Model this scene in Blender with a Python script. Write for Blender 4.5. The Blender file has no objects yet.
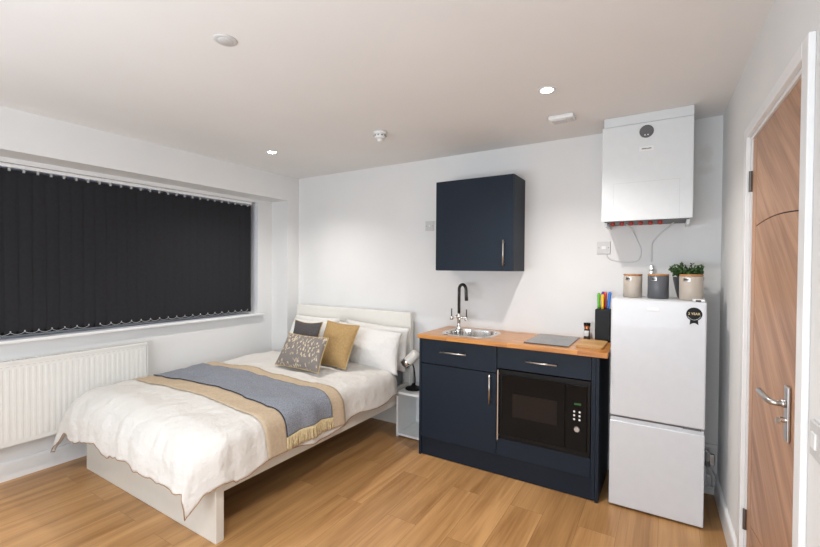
import bpy, bmesh, math, random
from mathutils import Vector, Matrix, noise
random.seed(7)
col = bpy.context.scene.collection
PI = math.pi

# ------------------------------------------------------------ materials
def mat(name, rgb, rough=.5, metal=0., var=0., vscale=20., bump=0., bscale=200., coat=0., spec=.5, sheen=0., stretch=None):
    m = bpy.data.materials.new(name); m.use_nodes = True
    nt = m.node_tree; b = nt.nodes['Principled BSDF']
    b.inputs['Base Color'].default_value = (*rgb, 1)
    b.inputs['Roughness'].default_value = rough
    b.inputs['Metallic'].default_value = metal
    b.inputs['Specular IOR Level'].default_value = spec
    b.inputs['Coat Weight'].default_value = coat
    b.inputs['Sheen Weight'].default_value = sheen
    tc = nt.nodes.new('ShaderNodeTexCoord'); mp = nt.nodes.new('ShaderNodeMapping')
    nt.links.new(tc.outputs['Object'], mp.inputs['Vector'])
    if stretch: mp.inputs['Scale'].default_value = stretch
    n = nt.nodes.new('ShaderNodeTexNoise'); n.inputs['Scale'].default_value = vscale; n.inputs['Detail'].default_value = 4
    nt.links.new(mp.outputs[0], n.inputs['Vector'])
    r = nt.nodes.new('ShaderNodeValToRGB'); r.name = 'ramp'
    v = max(var, .015)
    r.color_ramp.elements[0].color = (*[c*(1-v) for c in rgb], 1)
    r.color_ramp.elements[1].color = (*[min(1, c*(1+v)) for c in rgb], 1)
    r.color_ramp.elements[0].position = .3; r.color_ramp.elements[1].position = .7
    nt.links.new(n.outputs['Fac'], r.inputs[0]); nt.links.new(r.outputs[0], b.inputs['Base Color'])
    if bump:
        n2 = nt.nodes.new('ShaderNodeTexNoise'); n2.inputs['Scale'].default_value = bscale; n2.inputs['Detail'].default_value = 3
        bp = nt.nodes.new('ShaderNodeBump'); bp.inputs['Strength'].default_value = bump; bp.inputs['Distance'].default_value = .002 if bscale > 30 else .012
        nt.links.new(mp.outputs[0], n2.inputs['Vector']); nt.links.new(n2.outputs['Fac'], bp.inputs['Height']); nt.links.new(bp.outputs[0], b.inputs['Normal'])
    return m

def wood_mat(name, dark, light, along='Y', plank=None, rough=.4, scale=1., coat=0., skew=None):
    """oak grain; plank=(width,length) adds board joints.  'along' is the grain direction."""
    m = bpy.data.materials.new(name); m.use_nodes = True
    nt = m.node_tree; N = nt.nodes; L = nt.links; b = N['Principled BSDF']
    b.inputs['Roughness'].default_value = rough; b.inputs['Coat Weight'].default_value = coat
    tc = N.new('ShaderNodeTexCoord'); mp = N.new('ShaderNodeMapping')
    L.new(tc.outputs['Object'], mp.inputs[0])
    rot = {'X': (0, 0, 0), 'Y': (0, 0, PI/2), 'Z': (0, PI/2, 0)}[along]
    if skew: rot = skew
    mp.inputs['Rotation'].default_value = rot
    src = mp.outputs[0]; fac = None
    if plank:
        br = N.new('ShaderNodeTexBrick')
        br.inputs['Scale'].default_value = 1
        br.inputs['Brick Width'].default_value = plank[1]; br.inputs['Row Height'].default_value = plank[0]
        br.inputs['Mortar Size'].default_value = .0008; br.inputs['Mortar Smooth'].default_value = .2
        br.offset = .37; br.offset_frequency = 2
        br.inputs['Color1'].default_value = (0, 0, 0, 1); br.inputs['Color2'].default_value = (1, 1, 1, 1); br.inputs['Mortar'].default_value = (.5, .5, .5, 1)
        L.new(src, br.inputs['Vector'])
        sc = N.new('ShaderNodeVectorMath'); sc.operation = 'SCALE'; sc.inputs['Scale'].default_value = 7.
        L.new(br.outputs['Color'], sc.inputs[0])
        ad = N.new('ShaderNodeVectorMath'); ad.operation = 'ADD'
        L.new(src, ad.inputs[0]); L.new(sc.outputs[0], ad.inputs[1]); src = ad.outputs[0]; fac = br
    m2 = N.new('ShaderNodeMapping'); m2.inputs['Scale'].default_value = (.55*scale, 7*scale, 7*scale)
    L.new(src, m2.inputs[0])
    n1 = N.new('ShaderNodeTexNoise'); n1.inputs['Scale'].default_value = 1.6; n1.inputs['Detail'].default_value = 5; n1.inputs['Distortion'].default_value = .7
    L.new(m2.outputs[0], n1.inputs['Vector'])
    m3 = N.new('ShaderNodeMapping'); m3.inputs['Scale'].default_value = (3*scale, 110*scale, 110*scale)
    L.new(src, m3.inputs[0])
    n2 = N.new('ShaderNodeTexNoise'); n2.inputs['Scale'].default_value = 1.; n2.inputs['Detail'].default_value = 3
    L.new(m3.outputs[0], n2.inputs['Vector'])
    mx = N.new('ShaderNodeMath'); mx.operation = 'MULTIPLY_ADD'; mx.inputs[1].default_value = .35
    L.new(n2.outputs['Fac'], mx.inputs[0]); L.new(n1.outputs['Fac'], mx.inputs[2])
    r = N.new('ShaderNodeValToRGB'); e = r.color_ramp.elements
    e[0].position = .46; e[1].position = .86; e[0].color = (*dark, 1); e[1].color = (*light, 1)
    L.new(mx.outputs[0], r.inputs[0]); out = r.outputs[0]
    if fac:
        h = N.new('ShaderNodeMix'); h.data_type = 'RGBA'; h.blend_type = 'MULTIPLY'; h.inputs[0].default_value = 1
        r2 = N.new('ShaderNodeValToRGB'); r2.color_ramp.elements[0].color = (.90, .88, .85, 1); r2.color_ramp.elements[1].color = (1.05, 1.04, 1.03, 1)
        L.new(fac.outputs['Color'], r2.inputs[0]); L.new(out, h.inputs[6]); L.new(r2.outputs[0], h.inputs[7])
        h2 = N.new('ShaderNodeMix'); h2.data_type = 'RGBA'; L.new(fac.outputs['Fac'], h2.inputs[0])
        L.new(h.outputs[2], h2.inputs[6]); h2.inputs[7].default_value = (*[c*.6 for c in dark], 1); out = h2.outputs[2]
    L.new(out, b.inputs['Base Color'])
    return m

def emit(name, rgb, s):
    m = bpy.data.materials.new(name); m.use_nodes = True
    b = m.node_tree.nodes['Principled BSDF']; b.inputs['Emission Color'].default_value = (*rgb, 1); b.inputs['Emission Strength'].default_value = s
    b.inputs['Base Color'].default_value = (*[c*.3 for c in rgb], 1)
    return m

M = {}
M['wall'] = mat('wall_paint', (.77, .765, .755), .75, var=.012, vscale=3, bump=.08, bscale=90, spec=.25)
M['ceil'] = mat('ceiling_paint', (.80, .785, .77), .8, var=.01, vscale=2, bump=.05, bscale=90, spec=.2)
M['gloss'] = mat('white_gloss_paint', (.82, .82, .815), .3)
M['plastic'] = mat('white_plastic', (.80, .80, .79), .35)
M['greyplastic'] = mat('pale_grey_plastic', (.60, .59, .58), .4)
M['upvc'] = mat('window_frame_plastic', (.80, .82, .84), .3)
M['radiator'] = mat('radiator_enamel', (.75, .74, .705), .4)
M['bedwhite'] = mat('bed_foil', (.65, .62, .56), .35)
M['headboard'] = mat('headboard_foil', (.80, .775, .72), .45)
M['nightstand'] = mat('nightstand_foil', (.78, .785, .78), .35)
M['navy'] = mat('navy_door', (.0112, .0182, .0305), .5, var=.04, spec=.22)
M['navyd'] = mat('navy_panel', (.0095, .015, .025), .5, var=.04, spec=.22)
M['chrome'] = mat('chrome', (.75, .74, .72), .15, 1.)
M['steel'] = mat('brushed_steel', (.62, .58, .53), .3, 1., var=.05, stretch=(1, 30, 1))
M['nickel'] = mat('dark_nickel', (.045, .042, .040), .25, .6)
M['satin'] = mat('satin_nickel', (.50, .49, .48), .32, 1.)
M['hingem'] = mat('hinge_steel', (.16, .15, .14), .35, .8)
M['black'] = mat('black_plastic', (.005, .0046, .0045), .4, spec=.2)
M['blackgloss'] = mat('black_glass', (.0042, .0036, .0034), .18, spec=.15)
M['window_dark'] = mat('oven_window', (.013, .008, .006), .10, spec=.2)
M['hob'] = mat('hob_glass', (.05, .05, .053), .12, coat=.3)
M['fridge'] = mat('fridge_enamel', (.64, .655, .68), .28, coat=.2)
M['fridgeside'] = mat('fridge_side', (.60, .615, .635), .35)
M['boiler'] = mat('boiler_enamel', (.72, .745, .755), .3)
M['dark'] = mat('dark_gap', (.02, .02, .02), .7)
M['grey'] = mat('mid_grey', (.12, .12, .125), .5)
M['red'] = mat('red_valve', (.36, .03, .02), .4)
M['duvet'] = mat('duvet_cotton', (.655, .63, .595), .85, var=.02, vscale=4, bump=1., bscale=17, spec=.15, sheen=.1)
M['pillow'] = mat('pillow_cotton', (.73, .715, .69), .85, var=.02, vscale=4, bump=1., bscale=15, spec=.15, sheen=.1)
M['piping'] = mat('tan_piping', (.32, .19, .10), .8)
M['mattress'] = mat('mattress_border', (.16, .165, .175), .85, var=.1)
M['slats'] = mat('bed_slat_birch', (.35, .27, .18), .6)
M['beige'] = mat('beige_throw', (.50, .395, .28), .9, var=.08, vscale=60, bump=.5, bscale=300, spec=.1)
M['bluegrey'] = mat('blue_grey_throw', (.235, .25, .285), .92, var=.30, vscale=160, bump=.6, bscale=300, spec=.1)
M['throwedge'] = mat('dark_stitch', (.03, .03, .04), .9)
M['fringe'] = mat('cream_fringe', (.62, .50, .30), .95, var=.15, vscale=80, spec=.1)
M['mustard'] = mat('mustard_fabric', (.40, .26, .115), .85, var=.12, vscale=60, bump=.3, bscale=400, spec=.15)
M['charcoal'] = mat('charcoal_fabric', (.085, .076, .078), .9, var=.2, vscale=100, bump=.3, bscale=400, spec=.1)
M['goldpipe'] = mat('gold_piping', (.50, .36, .17), .7)
M['blind'] = mat('blind_fabric', (.021, .021, .024), .85, var=.08, vscale=40, bump=.2, bscale=500, spec=.2)
M['chain'] = mat('blind_chain', (.42, .42, .41), .4)
M['canbeige'] = mat('beige_canister', (.46, .40, .34), .38)
M['cangrey'] = mat('grey_canister', (.095, .10, .112), .35)
M['lidwood'] = mat('bamboo_lid', (.42, .20, .075), .5, var=.15, vscale=50)
M['leaf'] = mat('leaf_green', (.045, .10, .025), .5, var=.6, vscale=60)
M['soil'] = mat('soil', (.02, .014, .01), .9)
M['pot'] = mat('dark_pot', (.035, .037, .042), .4)
M['green'] = mat('green_handle', (.10, .42, .02), .4)
M['purple'] = mat('purple_handle', (.10, .02, .25), .4)
M['yellow'] = mat('yellow_handle', (.85, .52, .01), .4)
M['redh'] = mat('red_handle', (.6, .03, .015), .4)
M['blue'] = mat('blue_handle', (.02, .18, .62), .4)
M['copper'] = mat('copper_metal', (.55, .20, .07), .3, .8)
M['spice'] = mat('peppercorns', (.05, .035, .028), .8, var=.8, vscale=400)
M['paper'] = mat('paper_label', (.70, .70, .70), .7)
M['lamphead'] = mat('lamp_white_metal', (.72, .69, .64), .35)
M['cable'] = mat('white_cable', (.68, .68, .68), .5)
M['glow'] = emit('downlight_lens', (1, .90, .76), 22)
M['display'] = emit('green_display', (.02, .20, .02), .05)
M['floor'] = wood_mat('oak_laminate', (.315, .155, .054), (.55, .31, .128), 'Y', (.19, 1.28), rough=.36, scale=1.)
M['worktop'] = wood_mat('oak_worktop', (.36, .125, .025), (.68, .31, .072), 'X', (.045, .45), rough=.3, scale=2.5, coat=.2)
M['board'] = wood_mat('bamboo_board', (.46, .24, .08), (.66, .40, .16), 'X', None, rough=.5, scale=2.)
M['oakv'] = wood_mat('oak_veneer_upright', (.34, .165, .082), (.50, .265, .145), 'Z', None, rough=.45, scale=1.1)
M['oakd'] = wood_mat('oak_veneer_slanting', (.29, .140, .072), (.54, .30, .175), 'Z', None, rough=.45, scale=1.4, skew=(math.radians(-38), 0, PI/2))
gm = bpy.data.materials.new('window_glass'); gm.use_nodes = True
gb = gm.node_tree.nodes['Principled BSDF']; gb.inputs['Transmission Weight'].default_value = 1; gb.inputs['Roughness'].default_value = 0; gb.inputs['IOR'].default_value = 1.45; gb.inputs['Base Color'].default_value = (.95, .97, 1, 1)
M['glass'] = gm
# patterned cushion : grey ground with short cream feather strokes
pm = mat('feather_print', (.215, .19, .175), .9, var=.1, vscale=200, bump=.3, bscale=400, spec=.1)
nt = pm.node_tree; N = nt.nodes; L = nt.links
tc = N['Texture Coordinate']
mp = N.new('ShaderNodeMapping'); mp.inputs['Scale'].default_value = (75, 42, 10); mp.inputs['Rotation'].default_value = (0, 0, .6)
L.new(tc.outputs['UV'], mp.inputs[0])
vo = N.new('ShaderNodeTexVoronoi'); vo.inputs['Scale'].default_value = .75; vo.inputs['Randomness'].default_value = .9
nw = N.new('ShaderNodeTexNoise'); nw.inputs['Scale'].default_value = .35
vm = N.new('ShaderNodeVectorMath'); vm.operation = 'MULTIPLY_ADD'; vm.inputs[1].default_value = (3.5, 3.5, 0)
L.new(mp.outputs[0], nw.inputs['Vector']); L.new(nw.outputs['Color'], vm.inputs[0]); L.new(mp.outputs[0], vm.inputs[2]); L.new(vm.outputs[0], vo.inputs['Vector'])
rr = N.new('ShaderNodeValToRGB'); rr.color_ramp.elements[0].color = (1, 1, 1, 1); rr.color_ramp.elements[1].color = (0, 0, 0, 1)
rr.color_ramp.elements[0].position = .30; rr.color_ramp.elements[1].position = .42
L.new(vo.outputs['Distance'], rr.inputs[0])
mi = N.new('ShaderNodeMix'); mi.data_type = 'RGBA'; L.new(rr.outputs[0], mi.inputs[0]); L.new(N['ramp'].outputs[0], mi.inputs[6]); mi.inputs[7].default_value = (.60, .50, .36, 1)
L.new(mi.outputs[2], N['Principled BSDF'].inputs['Base Color'])
M['feather'] = pm
# back wall paint with two filler marks
wb = M['wall'].copy(); wb.name = 'wall_paint_with_filler_marks'; M['wallback'] = wb
nt = wb.node_tree; N = nt.nodes; L = nt.links
tc = N['Texture Coordinate']; fac = None
for (cx, cz, sx, sz) in ((3.645, 2.155, .036, .058), (3.642, 2.055, .05, .030)):
    s = N.new('ShaderNodeVectorMath'); s.operation = 'SUBTRACT'; s.inputs[1].default_value = (cx, 0, cz)
    L.new(tc.outputs['Object'], s.inputs[0])
    d = N.new('ShaderNodeVectorMath'); d.operation = 'MULTIPLY'; d.inputs[1].default_value = (1/sx, 0, 1/sz)
    L.new(s.outputs[0], d.inputs[0])
    nz = N.new('ShaderNodeTexNoise'); nz.inputs['Scale'].default_value = 25; L.new(tc.outputs['Object'], nz.inputs['Vector'])
    ln = N.new('ShaderNodeVectorMath'); ln.operation = 'LENGTH'; L.new(d.outputs[0], ln.inputs[0])
    a = N.new('ShaderNodeMath'); a.operation = 'MULTIPLY_ADD'; a.inputs[1].default_value = 1.2; L.new(nz.outputs['Fac'], a.inputs[0]); L.new(ln.outputs['Value'], a.inputs[2])
    r = N.new('ShaderNodeMapRange'); r.inputs[1].default_value = 1.1; r.inputs[2].default_value = 1.8; r.inputs[3].default_value = .33; r.inputs[4].default_value = 0
    L.new(a.outputs[0], r.inputs[0])
    if fac is None: fac = r.outputs[0]
    else:
        x = N.new('ShaderNodeMath'); x.operation = 'MAXIMUM'; L.new(fac, x.inputs[0]); L.new(r.outputs[0], x.inputs[1]); fac = x.outputs[0]
mi = N.new('ShaderNodeMix'); mi.data_type = 'RGBA'; L.new(fac, mi.inputs[0]); L.new(N['ramp'].outputs[0], mi.inputs[6]); mi.inputs[7].default_value = (.60, .56, .50, 1)
L.new(mi.outputs[2], N['Principled BSDF'].inputs['Base Color'])

# ------------------------------------------------------------ mesh helpers
def box(bm, x0, x1, y0, y1, z0, z1, bev=0., seg=2):
    t = bmesh.new(); bmesh.ops.create_cube(t, size=1)
    for v in t.verts:
        v.co = Vector((x0+(v.co.x+.5)*(x1-x0), y0+(v.co.y+.5)*(y1-y0), z0+(v.co.z+.5)*(z1-z0)))
    if bev: bmesh.ops.bevel(t, geom=t.edges[:], offset=bev, segments=seg, affect='EDGES', profile=.5)
    merge(bm, t)
def merge(bm, t, mtx=None):
    if mtx: bmesh.ops.transform(t, matrix=mtx, verts=t.verts)
    me = bpy.data.meshes.new('tmp'); t.to_mesh(me); t.free(); bm.from_mesh(me); bpy.data.meshes.remove(me)
def B(*a, **k):
    bm = bmesh.new(); box(bm, *a, **k); return bm
def frame_for(d):
    d = d.normalized(); up = Vector((0, 0, 1)) if abs(d.z) < .9 else Vector((1, 0, 0))
    a = d.cross(up).normalized(); return a, d.cross(a).normalized()
def tube(bm, pts, r, seg=8, closed=False):
    pts = [Vector(p) for p in pts]; n = len(pts); rings = []
    a0 = None
    for i, p in enumerate(pts):
        if closed: d = pts[(i+1) % n]-pts[i-1]
        else: d = pts[min(i+1, n-1)]-pts[max(i-1, 0)]
        if d.length < 1e-9: d = Vector((0, 0, 1))
        d.normalize()
        if a0 is None: a, b = frame_for(d)
        else:
            a = (a0-d*a0.dot(d))
            a = a.normalized() if a.length > 1e-6 else frame_for(d)[0]
            b = d.cross(a)
        a0 = a; rad = r[i] if isinstance(r, (list, tuple)) else r
        rings.append([bm.verts.new(p+a*math.cos(2*PI*k/seg)*rad+b*math.sin(2*PI*k/seg)*rad) for k in range(seg)])
    for i in range(n if closed else n-1):
        A, C = rings[i], rings[(i+1) % n]
        for k in range(seg): bm.faces.new((A[k], A[(k+1) % seg], C[(k+1) % seg], C[k]))
    if not closed: bm.faces.new(rings[0][::-1]); bm.faces.new(rings[-1])
def lathe(bm, prof, c=(0, 0, 0), seg=32, mtx=None):
    t = bmesh.new(); rings = []
    for r, z in prof:
        rings.append([t.verts.new((max(r, 1e-5)*math.cos(2*PI*k/seg), max(r, 1e-5)*math.sin(2*PI*k/seg), z)) for k in range(seg)])
    for i in range(len(rings)-1):
        for k in range(seg): t.faces.new((rings[i][k], rings[i][(k+1) % seg], rings[i+1][(k+1) % seg], rings[i+1][k]))
    t.faces.new(rings[0][::-1]); t.faces.new(rings[-1])
    bmesh.ops.transform(t, matrix=Matrix.Translation(c) @ (mtx or Matrix()), verts=t.verts); merge(bm, t)
def cyl(bm, p0, p1, r, seg=20): tube(bm, [p0, p1], r, seg)
def rrect(cx, cy, hx, hy, r, n=6):
    pts = []
    for (sx, sy, a) in ((1, 1, 0), (-1, 1, 90), (-1, -1, 180), (1, -1, 270)):
        for k in range(n+1):
            t = math.radians(a+90*k/n); pts.append((cx+sx*(hx-r)+r*math.cos(t), cy+sy*(hy-r)+r*math.sin(t)))
    return pts
def prism(bm, pts, z0, z1, axis='Z', bev=0.):
    t = bmesh.new()
    f = {'Z': lambda p, z: (p[0], p[1], z), 'Y': lambda p, z: (p[0], z, p[1]), 'X': lambda p, z: (z, p[0], p[1])}[axis]
    a = [t.verts.new(f(p, z0)) for p in pts]; b = [t.verts.new(f(p, z1)) for p in pts]
    n = len(pts)
    t.faces.new(a[::-1]); t.faces.new(b)
    for i in range(n): t.faces.new((a[i], a[(i+1) % n], b[(i+1) % n], b[i]))
    bmesh.ops.recalc_face_normals(t, faces=t.faces)
    if bev: bmesh.ops.bevel(t, geom=[e for e in t.edges if abs(e.calc_face_angle(0)) > 1.0], offset=bev, segments=2, affect='EDGES')
    merge(bm, t)
def obj(name, bm, m, parent=None, smooth=False, recalc=True, mtx=None):
    if recalc: bmesh.ops.recalc_face_normals(bm, faces=bm.faces)
    if mtx: bmesh.ops.transform(bm, matrix=mtx, verts=bm.verts)
    me = bpy.data.meshes.new(name); bm.to_mesh(me); bm.free()
    o = bpy.data.objects.new(name, me); col.objects.link(o)
    me.materials.append(M[m] if isinstance(m, str) else m)
    if smooth:
        for p in me.polygons: p.use_smooth = True
    if parent:
        o.parent = parent
        o.matrix_parent_inverse = world_of(parent).inverted()
    return o
def world_of(o):
    w = Matrix.LocRotScale(o.location, o.rotation_euler, o.scale)
    if o.parent: w = world_of(o.parent) @ o.matrix_parent_inverse @ w
    return w
def tag(o, label=None, cat=None, group=None, kind=None):
    if label: o['label'] = label
    if cat: o['category'] = cat
    if group: o['group'] = group
    if kind: o['kind'] = kind
    return o
def thing(name, loc, label, cat, group=None):
    o = bpy.data.objects.new(name, None); col.objects.link(o); o.location = loc; o.empty_display_size = .1
    return tag(o, label, cat, group)
def struct(name, bm, m, parent=None, **k):
    o = obj(name, bm, m, parent, **k)
    if not parent: o['kind'] = 'structure'
    return o
def copy_tree(o, parent=None):
    c = o.copy(); col.objects.link(c)
    if parent: c.parent = parent
    for ch in list(o.children): copy_tree(ch, c)
    return c
def text_mesh(name, s, size, m, parent, mtx, bold=0., extrude=.0004):
    cu = bpy.data.curves.new(name, 'FONT'); cu.body = s; cu.size = size; cu.align_x = 'CENTER'; cu.align_y = 'CENTER'; cu.extrude = extrude; cu.offset = bold
    o = bpy.data.objects.new(name, cu); col.objects.link(o)
    dg = bpy.context.evaluated_depsgraph_get(); dg.update()
    me = bpy.data.meshes.new_from_object(o.evaluated_get(dg)); bpy.data.objects.remove(o)
    me.transform(mtx); r = bpy.data.objects.new(name, me); col.objects.link(r); me.materials.clear(); me.materials.append(M[m])
    if parent: r.parent = parent; r.matrix_parent_inverse = world_of(parent).inverted()
    return r
def FRONT(x, y, z):  # text frame: reads along +X, up +Z, faces -Y
    return Matrix.Translation((x, y, z)) @ Matrix.Rotation(PI/2, 4, 'X')

# ------------------------------------------------------------ room
H = 2.384; W = 3.7284; Y0 = -4.45; REC = -.2472; PIER = -.159; HB = 2.126
RW = Matrix.Translation((W, 0, 0)) @ Matrix.Rotation(.0205, 4, 'Z')     # right wall runs 1.2 degrees off square
struct('floor', B(-.5, 4.15, Y0-.1, .12, -.06, 0), 'floor')
struct('ceiling', B(-.5, 4.15, Y0-.1, .12, H, H+.06), 'ceil')
struct('wall_back', B(-.5, 4.15, 0, .12, 0, H), 'wallback')
struct('wall_front', B(-.5, 4.15, Y0-.1, Y0, 0, H), 'wall')
WY0, WY1, WZ0, WZ1 = -2.95, -.34, .905, 2.095
bm = bmesh.new()
box(bm, -.5, REC, WY1, PIER, 0, HB); box(bm, -.5, REC, -3.2, WY0, 0, HB); box(bm, -.5, REC, WY0, WY1, 0, WZ0); box(bm, -.5, REC, WY0, WY1, WZ1, HB)
struct('wall_left', bm, 'wall')
struct('wall_left', B(-.5, 0, PIER, 0, 0, HB), 'wall'); struct('wall_left', B(-.5, 0, Y0, 0, HB, H), 'wall'); struct('wall_left', B(-.5, 0, Y0, -3.2, 0, HB), 'wall')
DY0, DY1, DZ = -1.70, -.905, 2.0
bm = bmesh.new()
box(bm, 0, .16, DY1, .02, 0, H); box(bm, 0, .16, Y0, DY0, 0, H); box(bm, 0, .16, DY0, DY1, DZ, H)
struct('wall_right', bm, 'wall', mtx=RW)

def skirting_profile(h=.127, t=.016):
    return [(0, 0), (t, 0), (t, h-.02), (t-.003, h-.008), (t-.009, h-.002), (t-.013, h), (0, h)]
def baseboard(name, f, L0, L1):
    bm = bmesh.new(); A = [bm.verts.new(f(d, z, L0)) for d, z in skirting_profile()]; C = [bm.verts.new(f(d, z, L1)) for d, z in skirting_profile()]
    n = len(A); bm.faces.new(A); bm.faces.new(C[::-1])
    for i in range(n): bm.faces.new((A[i], C[i], C[(i+1) % n], A[(i+1) % n]))
    return bm
struct('baseboard_left', baseboard('b', lambda d, z, s: (REC+d, s, z), -3.2, PIER), 'gloss')
struct('baseboard_back', baseboard('b', lambda d, z, s: (s, -d, z), 0, W-.002), 'gloss')
struct('trim_1', baseboard('b', lambda d, z, s: (s, PIER-d, z), REC, 0), 'gloss')
struct('baseboard_right', baseboard('b', lambda d, z, s: (-d, s, z), -.84, -.004), 'gloss', mtx=RW)
struct('trim_2', baseboard('b', lambda d, z, s: (-d, s, z), Y0, -1.76), 'gloss', mtx=RW)

# window_1 : plastic frame and panes set back in the reveal, behind the blind
wf = bmesh.new(); FX0, FX1 = -.44, -.38
for a in ((WY0, WY1, WZ0, WZ0+.06), (WY0, WY1, WZ1-.06, WZ1)): box(wf, FX0, FX1, *a, bev=.004)
for y in (WY0+.03, -2.08, -1.21, WY1-.03): box(wf, FX0, FX1, y-.03, y+.03, WZ0+.03, WZ1-.03, bev=.004)
w1 = struct('window_1', wf, 'upvc')
for k, (a, b) in enumerate(((WY0+.06, -2.11), (-2.05, -1.24), (-1.18, WY1-.06))):
    obj('pane', B(-.418, -.410, a, b, WZ0+.06, WZ1-.06), 'glass', w1)
bm = bmesh.new(); box(bm, -.38, REC+.05, WY0, WY1+.015, WZ0, WZ0+.022, bev=.006); box(bm, REC, REC+.05, WY1, WY1+.05, WZ0, WZ0+.022, bev=.004)
struct('window_sill', bm, 'gloss')

# door lining, architraves, door leaf (right wall frame: x = outwards from the room)
bm = bmesh.new()
t = .016
for y0, y1 in ((DY1, DY1+.06), (DY0-.058, DY0)): box(bm, -t, 0, y0, y1, 0, DZ+.045, bev=.003)
box(bm, -t, 0, DY0, DY1, DZ, DZ+.045, bev=.003)
struct('trim_3', bm, 'gloss', mtx=RW)
bm = bmesh.new()
box(bm, 0, .14, DY1-.014, DY1, 0, DZ); box(bm, 0, .14, DY0, DY0+.014, 0, DZ); box(bm, 0, .14, DY0+.014, DY1-.014, DZ-.014, DZ)
box(bm, .048, .062, DY0+.014, DY0+.03, 0, DZ-.014); box(bm, .048, .062, DY1-.03, DY1-.014, 0, DZ-.014); box(bm, .048, .062, DY0+.03, DY1-.03, DZ-.03, DZ-.014)
struct('trim_4', bm, 'gloss', mtx=RW)
d = thing('door_1', RW @ Vector((.03, DY1-.02, 0)), None, None); d['kind'] = 'structure'
dy0, dy1, dz1, dx = DY0+.017, DY1-.017, DZ-.016, .006
obj('door_stile', B(dx, dx+.04, dy1-.075, dy1, .006, dz1, bev=.0015), 'oakv', d, mtx=RW)
obj('door_stile', B(dx, dx+.04, dy0, dy0+.075, .006, dz1, bev=.0015), 'oakv', d, mtx=RW)
def curve_z(y, z): u = (y-dy0-.075)/(dy1-dy0-.15); return z+.014*math.sin(PI*(1-u))*(1 if z > 1 else 1.5)+(.008*(u-.5) if z > 1 else -.06*(u-.8))
zs = [.006, .35, 1.60, dz1]
for k in range(3):
    bm = bmesh.new(); n = 16; lo = []; hi = []
    for i in range(n+1):
        y = dy0+.077+(dy1-dy0-.154)*i/n
        lo.append((y, zs[k] if k == 0 else curve_z(y, zs[k])+.002)); hi.append((y, zs[k+1] if k == 2 else curve_z(y, zs[k+1])-.002))
    prism(bm, lo+hi[::-1], dx+.001, dx+.039, 'X'); obj('door_panel', bm, 'oakd', d, mtx=RW)
obj('door_core', B(dx+.004, dx+.036, dy0+.01, dy1-.01, .01, dz1-.004), 'dark', d, mtx=RW)
for z in (.28, 1.76):
    bm = bmesh.new(); box(bm, -.0005, .012, DY1-.017, DY1-.0115, z, z+.09); cyl(bm, (-.001, DY1-.012, z), (-.001, DY1-.012, z+.09), .0065, 12)
    tag(obj('hinge', bm, 'hingem', d, mtx=RW), 'satin steel hinge')
hp = -1.545
bm = bmesh.new(); box(bm, dx-.009, dx, hp-.02, hp+.02, .895, 1.065, bev=.003)
h = obj('handle_plate', bm, 'satin', d, mtx=RW)
bm = bmesh.new(); tube(bm, [(dx-.008, hp, 1.010), (dx-.02, hp, 1.010)], .012, 16)
tube(bm, [(dx-.015, hp, 1.010), (dx-.036, hp, 1.010), (dx-.044, hp+.008, 1.010), (dx-.047, hp+.02, 1.011), (dx-.050, hp+.06, 1.014), (dx-.052, hp+.12, 1.016)], [.009, .009, .0095, .0095, .009, .0085], 14)
obj('lever', bm, 'satin', h, smooth=True, mtx=RW)
bm = bmesh.new(); tube(bm, [(dx-.008, hp, .960), (dx-.022, hp, .960)], .009, 16); box(bm, dx-.032, dx-.02, hp-.002, hp+.002, .945, .965)
obj('thumb_turn', bm, 'chrome', h, mtx=RW)
# light switch plate cut by the right edge of the photograph
sw = thing('wall_switch', RW @ Vector((0, -1.875, 1.0)), 'pale grey switch plate on right wall beside door frame, cut by photo edge', 'switch')
obj('plate', B(-.009, 0, -1.95, -1.803, .955, 1.045, bev=.003), 'greyplastic', sw, mtx=RW)
for y in (-1.84, -1.91): obj('rocker', B(-.013, -.008, y-.016, y+.016, .98, 1.02, bev=.002), 'plastic', sw, mtx=RW)

# ------------------------------------------------------------ ceiling fittings
def downlight(x, y, label, power):
    t = thing('downlight', (x, y, H), label, 'downlight', 'recessed ceiling downlights')
    bm = bmesh.new(); lathe(bm, [(.030, 0), (.030, -.002), (.040, -.007), (.044, -.003), (.045, 0)], (x, y, H)); obj('bezel', bm, 'plastic', t, smooth=True)
    bm = bmesh.new(); lathe(bm, [(.0, -.001), (.028, -.001), (.031, -.0035), (.0, -.0035)], (x, y, H)); obj('lens', bm, 'glow', t)
    l = bpy.data.lights.new('downlight_lamp', 'SPOT'); l.energy = power; l.color = (1, .965, .925); l.spot_size = math.radians(136); l.spot_blend = 1; l.shadow_soft_size = .028
    lo = bpy.data.objects.new('downlight_lamp', l); col.objects.link(lo); lo.location = (x, y, H-.035)
    lo.parent = t; lo.matrix_parent_inverse = world_of(t).inverted()
P1 = 26
downlight(.61, -.873, 'glowing recessed ceiling spotlight above the bed, nearest the bulkhead', P1)
downlight(2.879, -.935, 'glowing recessed ceiling spotlight in front of the white boiler', P1)
downlight(.61, -3.3, 'added unseen ceiling spotlight behind the camera on window side', P1*.6)  # unseen spotlight added to lift the overall brightness, position guessed
downlight(2.6, -3.0, 'added unseen ceiling spotlight behind the camera near the door', P1)  # second unseen spotlight, likewise added to brighten the room
bm = bmesh.new(); lathe(bm, [(0, -.006), (.036, -.006), (.045, -.0045), (.048, -.002), (.048, 0)], (1.833, -2.139, H))
t = thing('ceiling_disc', (1.833, -2.139, H), 'round pale grey cover disc on the ceiling, nearest the camera', 'ceiling cover')
obj('rim', bm, 'greyplastic', t, smooth=True)
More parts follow.
